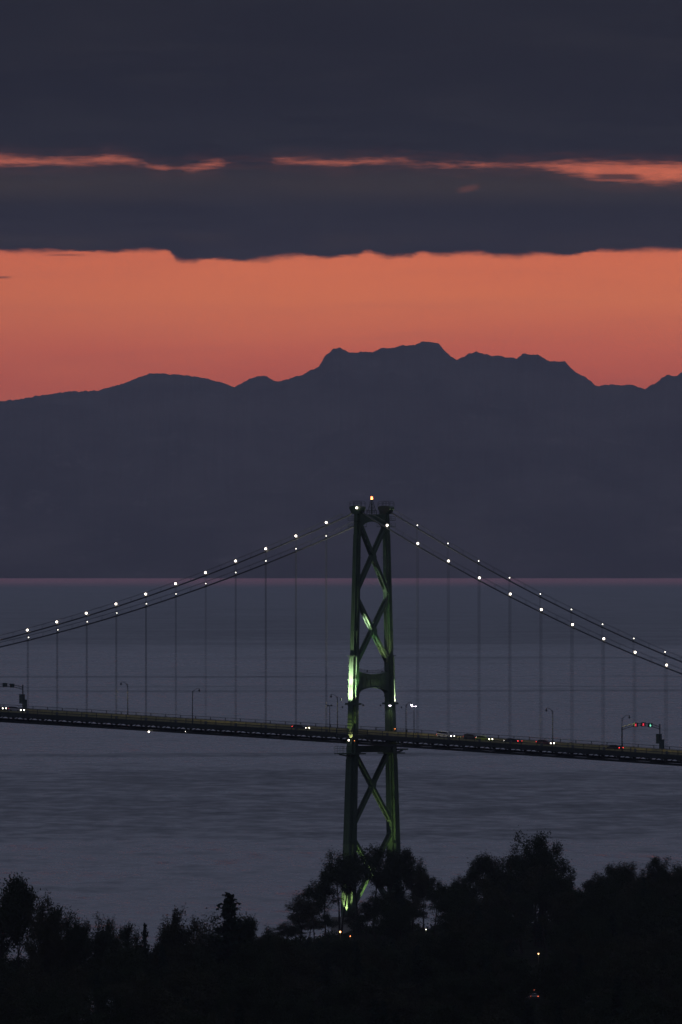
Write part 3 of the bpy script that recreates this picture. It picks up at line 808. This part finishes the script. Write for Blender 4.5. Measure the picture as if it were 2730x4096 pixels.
# ---- lane signal gantries
def gantry(xn, ytop_dz, lit, label):
    b = b_at(xn, -7.95); zr = bz(b)+ROAD+.12
    root = empty('signal_gantry', P(b, 0, zr), -TH); tag(root, label, 'signal gantry', 'lane signal gantries over the deck')
    H_ = 5.9
    for s in (-1,1):
        mb = MB(); mb.tube([(0,s*7.95,0),(0,s*7.95,H_+1.0 if s > 0 else H_+.3)], .16, 8); mb.box(-.3,.3,s*7.95-.3,s*7.95+.3,0,.12); mb.build('post', M['pole'], root)
    mb = MB()
    def arc(a, o): return H_+o+.95*(1-(a/7.95)**2)
    A_ = [-7.95+k*15.9/18 for k in range(19)]
    for o_ in (-.32,.32): mb.tube([(0,a,arc(a,o_)) for a in A_], .075, 6)
    for k in range(18): mb.tube([(0,A_[k],arc(A_[k],-.32 if k%2 else .32)),(0,A_[k+1],arc(A_[k+1],.32 if k%2 else -.32))], .035, 5)
    mb.build('arched_beam', M['pole'], root)
    f = 1 if lit else -1
    for a, st in ((-2.45,'x'),(.75,'x'),(3.7,'v')):
        z = arc(a, 0)
        mb = MB(); mb.box(-.16,.16,a-.62,a+.62,z-.5,z+.5); mb.prism([(a-.66,z+.5),(a+.66,z+.5),(a+.66,z+.56),(a-.66,z+.56)], lambda p, t: (t, p[0], p[1]), f*.12, f*.5)
        mb.box(min(f*.17,f*.40),max(f*.17,f*.40),a-.66,a-.62,z-.5,z+.5); mb.box(min(f*.17,f*.40),max(f*.17,f*.40),a+.62,a+.66,z-.5,z+.5)
        hs = mb.build('lane_signal', M['cabinet'], root)
        mb = MB(); fx = f*.19
        if st == 'x':
            mb.beam((fx,a-.28,z-.28),(fx,a+.28,z+.28),(1,0,0),.16,.04); mb.beam((fx+f*.02,a+.28,z-.28),(fx+f*.02,a-.28,z+.28),(1,0,0),.16,.04); mm = M['sig_red']
        else:
            mb.beam((fx,a,z-.30),(fx,a,z+.30),(1,0,0),.16,.04); mb.beam((fx+f*.02,a-.26,z-.02),(fx+f*.02,a,z-.30),(1,0,0),.15,.04); mb.beam((fx+f*.045,a+.26,z-.02),(fx+f*.045,a,z-.30),(1,0,0),.15,.04); mm = M['sig_green']
        mb.build('signal_symbol', mm, hs)
    mb = MB()
    mb.box(.25,1.35,7.5,8.1,0.2,2.9); mb.box(.2,1.4,7.45,8.15,2.9,2.98); mb.box(-.35,.25,8.1,8.8,.2,.35)
    mb.build('control_cabinet', M['cabinet'], root)
    mb = MB(); mb.box(-1.2,-.15,7.9,9.0,1.9,4.3); mb.box(-1.25,-.1,7.85,9.05,4.3,4.36); mb.build('control_cabinet', M['cabinet'], root)
gantry(2489, 0, True, 'arched lane signal gantry showing two red crosses and one green arrow')
gantry(-62, 0, False, 'arched lane signal gantry at the left edge, signals seen from behind')

# ---- cars on the bridge
CARP = {'sedan': [(-2.3,.35),(-2.28,.85),(-1.75,1.0),(-1.15,1.42),(.15,1.45),(.95,1.02),(2.05,.86),(2.3,.62),(2.3,.35)],
        'hatch': [(-2.0,.35),(-2.05,.9),(-1.85,1.15),(-1.35,1.50),(.2,1.52),(1.0,1.05),(1.95,.9),(2.1,.62),(2.1,.35)],
        'suv': [(-2.25,.42),(-2.3,1.0),(-2.1,1.6),(-1.7,1.74),(.3,1.74),(1.1,1.18),(2.1,1.05),(2.3,.75),(2.3,.42)],
        'van': [(-2.5,.40),(-2.55,1.1),(-2.45,1.9),(-2.2,2.0),(.9,2.0),(1.8,1.25),(2.4,1.05),(2.55,.75),(2.5,.40)]}
def car(x, a, style, paint, head, label, gap=0.0):
    """x photo column of the middle of the car; head +1 drives to the right"""
    b = b_at(x, a); z = bz(b)+ROAD+.006
    root = empty('car', P(b, a, z), -TH+(0 if head > 0 else math.pi)); tag(root, label, 'car', 'cars driving over the bridge')
    root.rotation_euler[1] = .0426*head
    prof = CARP[style]; hw = .9
    zr = max(p[1] for p in prof)
    def wid(p): return hw if p[1] < 1.02*min(1.2, zr*.66) else hw*.80
    mb = MB(); n = len(prof)
    vs = [(p[0], -wid(p), p[1]) for p in prof]+[(p[0], wid(p), p[1]) for p in prof]
    mb.add(vs, [tuple(range(n-1,-1,-1)), tuple(range(n,2*n))]+[(i,(i+1)%n,(i+1)%n+n,i+n) for i in range(n)])
    mb.box(-2.0,2.0,-.86,.86,.28,.42)
    bo = mb.build('body', M[paint], root)
    roof = [p for p in prof if p[1] > 1.02*min(1.2, zr*.66)]
    x0, x1 = roof[0][0], roof[-1][0]; zb_ = zr*.70; 
    mb = MB()
    for s in (-1,1):
        y = s*.84
        q = [(x0-.05,zb_),(x0+.22,zr-.12),(x1-.12,zr-.12),(x1+.48,zb_)]
        mb.prism(q, lambda p, t: (p[0], t, p[1]), y-.04, y+.04)
    mb.beam((x1+.14,0,zr-.14),(x1+.78,0,zb_+.02),(1,0,.8),1.42,.05); mb.beam((x0-.02,0,zr-.16),(x0-.30,0,zb_+.04),(-1,0,.3),1.36,.05)
    mb.build('windows', M['glass'], root)
    for wx in (prof[0][0]+.85, prof[-1][0]-.85):
        for s in (-1,1):
            mb = MB(); mb.tube([(wx,s*.72,.33),(wx,s*.92,.33)], .33, 14); w_ = mb.build('wheel', M['tyre'], root)
            mb = MB(); mb.tube([(wx,s*.90,.33),(wx,s*.935,.33)], .19, 10); mb.build('rim', M['pole'], w_)
    xf, xr = prof[-2][0], prof[1][0]
    for s in (-1,1):
        mb = MB(); mb.tube([(xf-.12,s*.66,.66),(xf+.04,s*.66,.66)], [.17,.15], 8); mb.build('headlight', M['head'], root)
        mb = MB(); mb.box(xr-.03,xr+.10,s*.78-.14,s*.78+.14,.80,.95); mb.build('taillight', M['tail'], root)
    return root
for nm, col in (('car_black',(.012,.012,.014)),('car_silver',(.40,.40,.40)),('car_white',(.7,.7,.68)),('car_lime',(.42,.55,.03)),('car_red',(.12,.012,.012)),('car_grey',(.06,.062,.07))):
    M[nm] = principled(nm, col, .3, nscale=3, var=.05)
car(-8, 3.6, 'sedan', 'car_grey', 1, 'dark car half out of view at the left edge of the bridge')
car(66, 0.0, 'hatch', 'car_silver', 1, 'silver hatchback with lit headlights under the left gantry')
car(1204, -3.6, 'sedan', 'car_black', 1, 'black car with bright headlight left of the tower')
car(1783, 3.6, 'suv', 'car_white', 1, 'white car with lit headlights, first car right of the tower')
car(1936, 0.0, 'sedan', 'car_lime', 1, 'lime green taxi with lit headlights, second car right of the tower')
car(1888, 3.6, 'hatch', 'car_grey', 1, 'dark hatchback just behind the lime green taxi')
car(2052, -3.6, 'sedan', 'car_black', -1, 'black car showing two red taillights behind the taxi')
car(2182, 0.0, 'sedan', 'car_red', 1, 'dark red car with white headlights below the arched lamp')
car(2460, -3.6, 'hatch', 'car_black', -1, 'black hatchback with bright red taillights near the signal gantry')

# ------------------------------------------------------------------ wooded shore
SHORE = [(-14000,3000),(-800,3030),(300,3030),(860,3030),(980,3110),(1060,3400),(1119,3660),(1250,3668),(1340,3735),(1400,3775),(1700,3800),(2000,3830),(2600,3880),(3400,3920),(16000,3980)]
def shore_d(x):
    for (x0,d0),(x1,d1) in zip(SHORE, SHORE[1:]):
        if x <= x1: return d0+(d1-d0)*max(0,(x-x0))/(x1-x0)
    return 3980
def ground_z(x, d):
    s = shore_d(x)-d
    z = min(2.4, -.5+s*.12) if s < 40 else 2.4+min(3.5, (s-40)*.006)
    if d < 1500: z += (1500-d)**1.3*.0062
    return z+(.5*mnoise.noise(Vector((px(x,d)/23.0, d/31.0, 0))) if s > 10 else 0)
def build_land():
    cols = [-14000,-9000,-5000,-2500,-1200]+[-600+40*i for i in range(100)]+[3600,5000,8000,12000,16000]
    ts = [0,.15,.3,.42,.52,.6,.66,.72,.77,.81,.85,.88,.91,.93,.95,.965,.978,.987,.993,.997,1.0]
    vs = []
    for t in ts:
        for c in cols:
            sd = shore_d(c); d = 30+(sd-30)*t
            if t > .9: d += (6*mnoise.noise(Vector((c/60.0, 4.4, 0))))
            vs.append((px(c,d), CAM.y+d, ground_z(c,d) if t < 1 else -.6))
    n = len(cols)
    mb = MB(); mb.add(vs, [(j*n+i, j*n+i+1, (j+1)*n+i+1, (j+1)*n+i) for j in range(len(ts)-1) for i in range(n-1)])
    o = mb.build('ground', M['soil'], smooth=True); tag(o, kind='structure')
build_land()

def leaf_quad(V, Fc, p, s, rnd):
    n = Vector((rnd.gauss(0,1), rnd.gauss(0,1), rnd.gauss(0,.8))); n.normalize()
    a = n.orthogonal().normalized(); b = n.cross(a)
    t = rnd.random()*6.28; a2 = a*math.cos(t)+b*math.sin(t); b2 = b*math.cos(t)-a*math.sin(t)
    o = len(V)
    V += [tuple(p-a2*s-b2*s*.5), tuple(p+a2*s*.1-b2*s*.7), tuple(p+a2*s-b2*s*.1), tuple(p+a2*s*.1+b2*s*.6)]
    Fc.append((o,o+1,o+2,o+3))

def broadleaf(seed, H=20.0, W=10.0, base=.3, density=1.0, leaf=.36, mat='leaf', forks=1):
    rnd = random.Random(seed)
    tr = MB(); V = []; Fc = []
    tips = []
    def grow(p, d, L, r, lvl):
        pts = [p]; rs = [r]; n = 4
        q = p
        for i in range(n):
            d = (d+Vector((rnd.gauss(0,.10), rnd.gauss(0,.10), .05+rnd.gauss(0,.05)))).normalized()
            q = q+d*L/n; pts.append(q); rs.append(r*(1-.55*(i+1)/n))
            if lvl < 3 and i >= (1 if lvl else 1):
                for _ in range(2 if lvl else 3):
                    if rnd.random() < .82:
                        ang = rnd.random()*6.28
                        side = Vector((math.cos(ang), math.sin(ang), 0))
                        dd = (d*rnd.uniform(.55,.9)+side*rnd.uniform(.5,.95)).normalized()
                        grow(q, dd, L*rnd.uniform(.42,.62), rs[-1]*.6, lvl+1)
        if r > .025: tr.tube(pts, rs, 6 if lvl == 0 else 4, False)
        if lvl >= 2:
            for q2 in pts[1:]: tips.append(q2)
        tips.append(pts[-1])
    for k in range(forks):
        lean = Vector((rnd.gauss(0,.10), rnd.gauss(0,.10), 1)).normalized()
        p0 = Vector((rnd.gauss(0,.3)*(forks > 1), rnd.gauss(0,.3)*(forks > 1), 0))
        q0 = p0+lean*H*base
        tr.tube([p0-Vector((0,0,.6)), p0+lean*.8, q0], [.46,.36,.28], 8, False)
        grow(q0, lean, H*(1-base)*.66, .28, 0)
    # fit the crown into its envelope
    zs = max(t.z for t in tips); xs = sorted(math.hypot(t.x,t.y) for t in tips)[int(len(tips)*.93)]
    sz, sx = H/zs, (W/2)/max(xs,.1)
    def fit(v): 
        k = min(1.0, max(0.0, v[2]/(H*base)))
        return (v[0]*(1+(sx-1)*k), v[1]*(1+(sx-1)*k), v[2]*sz if v[2] > 0 else v[2])
    Rm = W/2
    fit0 = fit
    def fit(v):
        x_, y_, z_ = fit0(v); q_ = min(1.3, math.hypot(x_,y_)/Rm)
        return (x_, y_, z_-(.20*H*q_*q_*max(0, z_/H-base) if z_ > 0 else 0))
    tr.v = [fit(v) for v in tr.v]
    for t in tips:
        t = Vector(fit(t))
        c = 11*density
        n = int(c)+(rnd.random() < c-int(c))
        for _ in range(n):
            p = t+Vector((rnd.gauss(0,.50), rnd.gauss(0,.50), rnd.gauss(0,.44)))
            leaf_quad(V, Fc, p, leaf*rnd.uniform(.5,1.15), rnd)
    cr = MB(); cr.add(V, Fc)
    return tr, cr, M[mat]

def conifer(seed, H=22.0, W=7.0, dense=1.0):
    rnd = random.Random(seed)
    tr = MB(); V = []; Fc = []
    tr.tube([(0,0,-.6),(.05,0,H*.5),(0,.04,H*.97)], [.34,.2,.03], 7, False)
    z = H*.12
    while z < H*.985:
        t = (z-H*.12)/(H*.88); R = W/2*(1-t)**.62*rnd.uniform(.72,1.12)+.06
        for k in range(6):
            a = rnd.random()*6.28; L = R*rnd.uniform(.6,1.1)
            tip = Vector((math.cos(a)*L, math.sin(a)*L, z-L*.22+rnd.gauss(0,.15)))
            tr.tube([(0,0,z), tip], [.05,.015], 4, False)
            m = max(2, int(L*8*dense))
            for j in range(m):
                f = (j+rnd.random())/m
                p = Vector((0,0,z)).lerp(tip, f)+Vector((rnd.gauss(0,.16), rnd.gauss(0,.16), -abs(rnd.gauss(0,.14))))
                leaf_quad(V, Fc, p, (.20+.16*(1-f))*rnd.uniform(.7,1.3), rnd)
        z += H*.021*rnd.uniform(.8,1.25)
    cr = MB(); cr.add(V, Fc)
    return tr, cr, M['needle']

PROTO = {}
def make_proto(key, nm, tree):
    tr, cr, m = tree
    root = empty(nm, (0,0,0)); 
    tr.build('trunk', M['bark'], root); cr.build('crown', m, root)
    PROTO[key] = [root, False]
SPEC = {'t1':(20,6.5,.10,.40,'leaf2',2),'t2':(20,7.5,.14,.55,'leaf',1),'h1':(20,12,.26,.60,'leaf',2),'h2':(20,10,.30,.62,'leaf',1),'b1':(20,11,.30,.95,'leaf',1),'b2':(20,12,.22,.85,'leaf2',2),'b3':(20,9,.34,.85,'leaf',1),'b4':(20,14,.2,.66,'leaf',3),'s1':(20,10,.30,.34,'leaf2',2),'s2':(20,9,.25,.5,'leaf2',1)}
for i, (k, (H_,W_,bs,dn_,mt,fk)) in enumerate(SPEC.items()): make_proto(k, 'broadleaf_tree', broadleaf(100+i, H_, W_, bs, dn_, .19, mt, fk))
make_proto('c1', 'conifer_tree', conifer(51, 20, 6.6)); make_proto('c2', 'conifer_tree', conifer(52, 20, 5.2, .8))
PH = {k: (SPEC[k][0] if k in SPEC else 20.0) for k in PROTO}; PW = {k: (SPEC[k][1] if k in SPEC else {'c1':6.6,'c2':5.2}[k]) for k in PROTO}
def place(key, x, d, h, w, label, group, rnd):
    root, used = PROTO[key]
    o = root if not used else copy_tree(root)
    PROTO[key][1] = True
    o.location = (px(x,d), CAM.y+d, ground_z(x,d)-.1)
    o.rotation_euler = (0,0,rnd.random()*6.28)
    o.scale = (w/PW[key], w/PW[key], h/PH[key])
    o['label'] = label; o['category'] = 'tree'; o['group'] = group
    return o
# skyline trees, one by one: column, row of the top, width in photo pixels, kind, distance, label
SKY = [
 (22,3524,170,'b1',2860,'bushy broadleaf tree at the far left edge of the shore'),
 (104,3528,120,'b3',2880,'tall narrow broadleaf tree second from the left edge'),
 (168,3592,110,'b2',2850,'round broadleaf tree on the slope down from the tall left pair'),
 (226,3646,100,'b1',2870,'small broadleaf tree stepping down from the left cluster'),
 (286,3670,95,'t2',2890,'thin-leaved tree right of the left cluster'),
 (338,3684,70,'b3',2860,'low narrow tree between two bushy ones at the left'),
 (404,3668,115,'b4',2870,'broad low-crowned tree above the left water edge'),
 (458,3688,80,'b2',2890,'rounded tree touching the broad low-crowned one'),
 (512,3716,80,'b1',2860,'low bushy tree beside the small pointed conifer'),
 (580,3708,44,'c1',2870,'small pointed conifer standing alone at the left shore'),
 (642,3756,60,'b4',2860,'lowest bush-like tree in the dip of the left treeline'),
 (668,3700,56,'b3',2880,'slim tree right after the treeline dip'),
 (738,3644,118,'b2',2850,'full broadleaf tree with rough top left of the big conifer'),
 (800,3676,84,'t1',2890,'sparse see-through tree between two darker trees'),
 (856,3684,84,'t2',2880,'light-crowned tree just left of the big conifer'),
 (916,3584,132,'c1',2860,'big pointed conifer, tallest of the left half'),
 (974,3668,92,'b3',2880,'dark tree leaning on the right side of the big conifer'),
 (1032,3686,96,'b1',2860,'rounded dark tree second to the right of the big conifer'),
 (1086,3722,84,'b2',2870,'last dark tree before the gap left of the tower'),
 (1148,3700,70,'t1',3560,'small sparse tree in the gap at the waterline'),
 (1206,3592,105,'t1',3580,'tall bare-looking tree with open twigs left of the tower'),
 (1258,3545,105,'t2',3620,'thin tree beside the bare-looking one near the tower foot'),
 (1304,3474,130,'t2',3680,'leafy tree with wide side branches left of the lit tower leg'),
 (1362,3404,140,'h1',3690,'tall tree standing before the lit leg of the tower'),
 (1438,3430,130,'h2',3700,'dark full tree between the two tower legs, left one'),
 (1492,3384,130,'h2',3710,'rounded treetop rising between the tower legs'),
 (1556,3424,130,'h1',3700,'open-crowned tree before the right tower leg'),
 (1610,3400,110,'h2',3700,'slim tree hiding the foot of the right tower leg'),
 (1650,3416,100,'b1',3690,'rounded tree just right of the tower foot'),
 (1690,3492,90,'b2',3680,'tree stepping down right of the tower group'),
 (1735,3530,90,'b1',3660,'low tree at the foot of the slope right of the tower'),
 (1795,3530,110,'b4',3640,'broad low tree in the dip right of the tower'),
 (1852,3520,90,'b2',3640,'low round tree leading up to the right-hand grove'),
 (1890,3470,90,'t2',3620,'thin tree at the left end of the right-hand grove'),
 (1936,3427,110,'b3',3600,'upright leafy tree left of the tallest tree'),
 (1998,3452,110,'s2',3600,'open tree tucked under the tallest tree, left side'),
 (2065,3400,120,'t2',3570,'airy tree forming the left shoulder of the tallest tree'),
 (2145,3325,165,'h1',3560,'tallest and widest rounded tree on the right shore'),
 (2228,3412,110,'t2',3570,'airy tree forming the right shoulder of the tallest tree'),
 (2286,3514,90,'s2',3600,'sparse small tree right of the tallest tree'),
 (2345,3545,90,'b1',3600,'low dark tree in the right-hand dip'),
 (2400,3506,100,'b2',3590,'rounded tree climbing to the far right grove'),
 (2449,3467,120,'b3',3580,'upright tree topping the far right grove'),
 (2516,3472,110,'s2',3580,'thin-crowned tree in the far right grove'),
 (2580,3490,110,'b2',3600,'middle tree of the far right grove'),
 (2642,3449,120,'b1',3590,'full tree near the right edge of the shore'),
 (2706,3443,130,'b4',3590,'broad tree cut by the right edge of the shore'),
]
rf = random.Random(5)
for x, yt, w, key, d, lab in SKY:
    h = pz(yt-22,d)-ground_z(x,d)+.1
    place(key, x, d, h*1.01, w*d/F*(2.3 if key[0] == 'c' else 1.7 if x < 1100 else 1.25 if x < 1700 else 1.3), lab+'', 'trees along the top of the shore', rf)
for x, yt, w, key, d, lab in (
 (1240,3650,90,'t1',3640,'spindly low tree left of the lit tower foot'),
 (1418,3620,60,'t1',3655,'thin low tree between the trunks under the tower'),
 (1468,3600,70,'t1',3660,'low wispy tree in the middle of the tower foot gap'),
 (1530,3570,110,'t2',3665,'low wispy tree before the right tower footing'),
 (1310,3640,80,'t2',3635,'low leafy tree left of the orange lamp at the tower foot'),
 (1440,3660,80,'t2',3630,'short leafy tree right of the orange lamps at the tower foot'),
 (1500,3560,110,'t2',3650,'wispy tree filling the middle of the tower foot gap'),
 (1585,3540,110,'t2',3650,'wispy tree in front of the right tower footing'),
 (1640,3560,100,'t1',3640,'thin tree between the right footing and the white path lamp'),
 (1180,3690,90,'t2',3580,'low bushy tree under the bare-looking one'),
 (2050,3480,150,'t2',3540,'low wispy tree under the left shoulder of the tallest tree'),
 (2240,3480,150,'t2',3540,'low wispy tree under the right shoulder of the tallest tree'),
 (2160,3460,200,'s2',3545,'shorter see-through tree in front of the tallest right-hand tree')):
    place(key, x, d, pz(yt,d)-ground_z(x,d)+.1, w*d/F*1.2, lab, 'trees along the top of the shore', rf)
def sky_y(x):
    best = 9999
    pts = [(s[0],s[1],s[2]) for s in SKY]
    y = None
    for (x0,y0,_),(x1,y1,_) in zip(pts, pts[1:]):
        if x0 <= x <= x1: y = max(y0,y1)
    return y if y else (3530 if x < 22 else 3450)
# sight lines kept clear to the lamps and cars inside the wood
CLEAR = [(2155,3815,3380),(2162,3959,3120),(2127,3984,3060),(1705,3718,3600),(1362,3727,3640),(1402,3745,3640),(1252,4013,2960)]
LAB = {'b':'dark leafy tree in the unlit wood below the treeline','s':'dark thin-crowned tree in the unlit wood below the treeline','c':'dark conifer in the unlit wood below the treeline'}
cnt = 0
rowd = [2330,2400,2470,2540,2610,2670,2730,2790,2850,2905,2975,3045,3115,3185,3255,3325,3395,3465,3535,3590]
for ri, d0 in enumerate(rowd):
    half = 1365+140*F/d0*.35
    x = -120+rf.uniform(0,120)
    while x < 2850:
        step = (7.0 if x < 1080 and d0 > 2650 else 10.2)*F/d0*rf.uniform(.75,1.25)
        d = d0+rf.uniform(-24,24)
        xx = x; x += step
        if d > shore_d(xx)-14: continue
        gz = ground_z(xx,d); h = rf.uniform(15,21.5)
        ylim = sky_y(xx)+(12 if d > 3300 or xx < 1100 else 30)
        # keep below the treeline in this column
        h = min(h, pz(ylim,d)-gz)
        for cx, cy, cd in CLEAR:
            if d < cd+4 and abs(xx-cx) < (2.6 if cy > 3900 else 5.0)*F/d: h = min(h, pz(cy+10,d)-gz)
        if 1110 < xx < 1580: h = min(h, pz(3756,d)-gz)
        if h < 2.2: continue
        key = rf.choice(['b1','b1','b2','b3','b4','b4','s2','c1','c2'])
        w = {'c':rf.uniform(5,7.5)}.get(key[0], rf.uniform(9.5,13.5)*min(1,max(.45,h/15)))
        place(key, xx, d, h, w, LAB[key[0]], 'dark trees filling the wood', rf); cnt += 1
print('forest trees', cnt+len(SKY))
for k, (root, used) in list(PROTO.items()):
    if not used:
        for ch in list(root.children): bpy.data.objects.remove(ch)
        bpy.data.objects.remove(root)
# low scrub along the water edge and under the trees
def scrub():
    rnd = random.Random(3); V = []; Fc = []
    for _ in range(2600):
        x = rnd.uniform(-150,2900); sd = shore_d(x); d = sd-rnd.uniform(2,60)
        if any(abs(x-cx) < 22 and cy < 3900 for cx, cy, cd in CLEAR): continue
        c = Vector((px(x,d), CAM.y+d, ground_z(x,d)+.3)); hh = rnd.uniform(.6,2.0)
        if 1240 < x < 1460: hh *= .6
        for _ in range(12): leaf_quad(V, Fc, c+Vector((rnd.gauss(0,.9),rnd.gauss(0,.9),abs(rnd.gauss(0,.6))*hh)), .3*rnd.uniform(.6,1.3), rnd)
    mb = MB(); mb.add(V, Fc); o = mb.build('undergrowth', M['leaf']); tag(o, 'dark scrub along the water edge', kind='stuff')
scrub()

# lamps and cars glimpsed through the wood
def path_lamp(x, y, d, label, lens, r=.22, watts=0, col=(1,.55,.2)):
    z = pz(y,d); gz = ground_z(x,d)
    if z < gz+.8: z = gz+.8
    root = empty('path_lamp', (px(x,d), CAM.y+d, gz)); tag(root, label, 'path lamp')
    h = z-gz
    mb = MB(); mb.tube([(0,0,0),(0,0,h-.15)], [.09,.06], 6); mb.lathe((0,0,h+.2),[(.34,0),(.26,.07),(.05,.16)],10)
    for k in range(3):
        a = k*2.094+.5; mb.tube([(.05*math.cos(a),.05*math.sin(a),h-.16),(.26*math.cos(a),.26*math.sin(a),h+.22)], .02, 4)
    mb.build('post', M['pole'], root)
    mb = MB(); mb.lathe((0,0,h),[(r*math.sin(math.pi*k/6)+.001,-r*math.cos(math.pi*k/6)) for k in range(7)],8); mb.build('globe', lens, root)
    if watts:
        l = bpy.data.lights.new('lamp_glow','POINT'); l.energy = watts; l.color = col; l.shadow_soft_size = .2
        o = bpy.data.objects.new('lamp_glow', l); C.objects.link(o); o.location = (0,-.4,h-.1); o.parent = root
path_lamp(2155,3815,3372,'warm white path lamp alone in the dark wood on the right', M['path_warm'], .15, 40)
path_lamp(1705,3718,3596,'white path lamp in the wood right of the tower foot', M['path_white'], .12, 20, (1,.95,.7))
path_lamp(1362,3727,3640,'orange lamp at the foot of the lit tower leg', M['amber'], .24, 60)
path_lamp(1402,3745,3640,'small red-orange lamp on the ground between the tower legs', M['amber_dim'], .14, 20)
def ground_car(x, y, d, label, yaw):
    z = pz(y,d); r = car(1500, 0, 'sedan', 'car_black', 1, label)
    r.location = (px(x,d), CAM.y+d, z-.87); r.rotation_euler = (0,0,yaw); r['group'] = 'cars on the road in the wood'
    for c_ in r.children:
        if c_.name.startswith('headlight'): c_.data.materials[0] = M['lens_off']
        if c_.name.startswith('taillight'): c_.data.materials[0] = M['tail_dim']
ground_car(2162,3959,3110,'dark car with red taillights in the wood, upper of two', math.radians(75))
ground_car(2127,3984,3050,'dark car with red taillights in the wood, lower of two', math.radians(105))


# ------------------------------------------------------------------ haze
def build_haze():
    m = bpy.data.materials.new('haze_air'); m.use_nodes = True
    t = m.node_tree; t.nodes.clear()
    v_ = t.nodes.new('ShaderNodeVolumePrincipled')
    v_.inputs['Color'].default_value = (.84,.87,1.0,1)
    v_.inputs['Density'].default_value = 1.36e-5
    v_.inputs['Anisotropy'].default_value = 0.0
    o_ = t.nodes.new('ShaderNodeOutputMaterial'); t.links.new(v_.outputs[0], o_.inputs['Volume'])
    mb = MB(); mb.box(-18000, 18000, -5600, 70000, -3.0, 1350)
    o = mb.build('haze', m); tag(o, 'thin blue evening haze over the strait', kind='stuff')
build_haze()
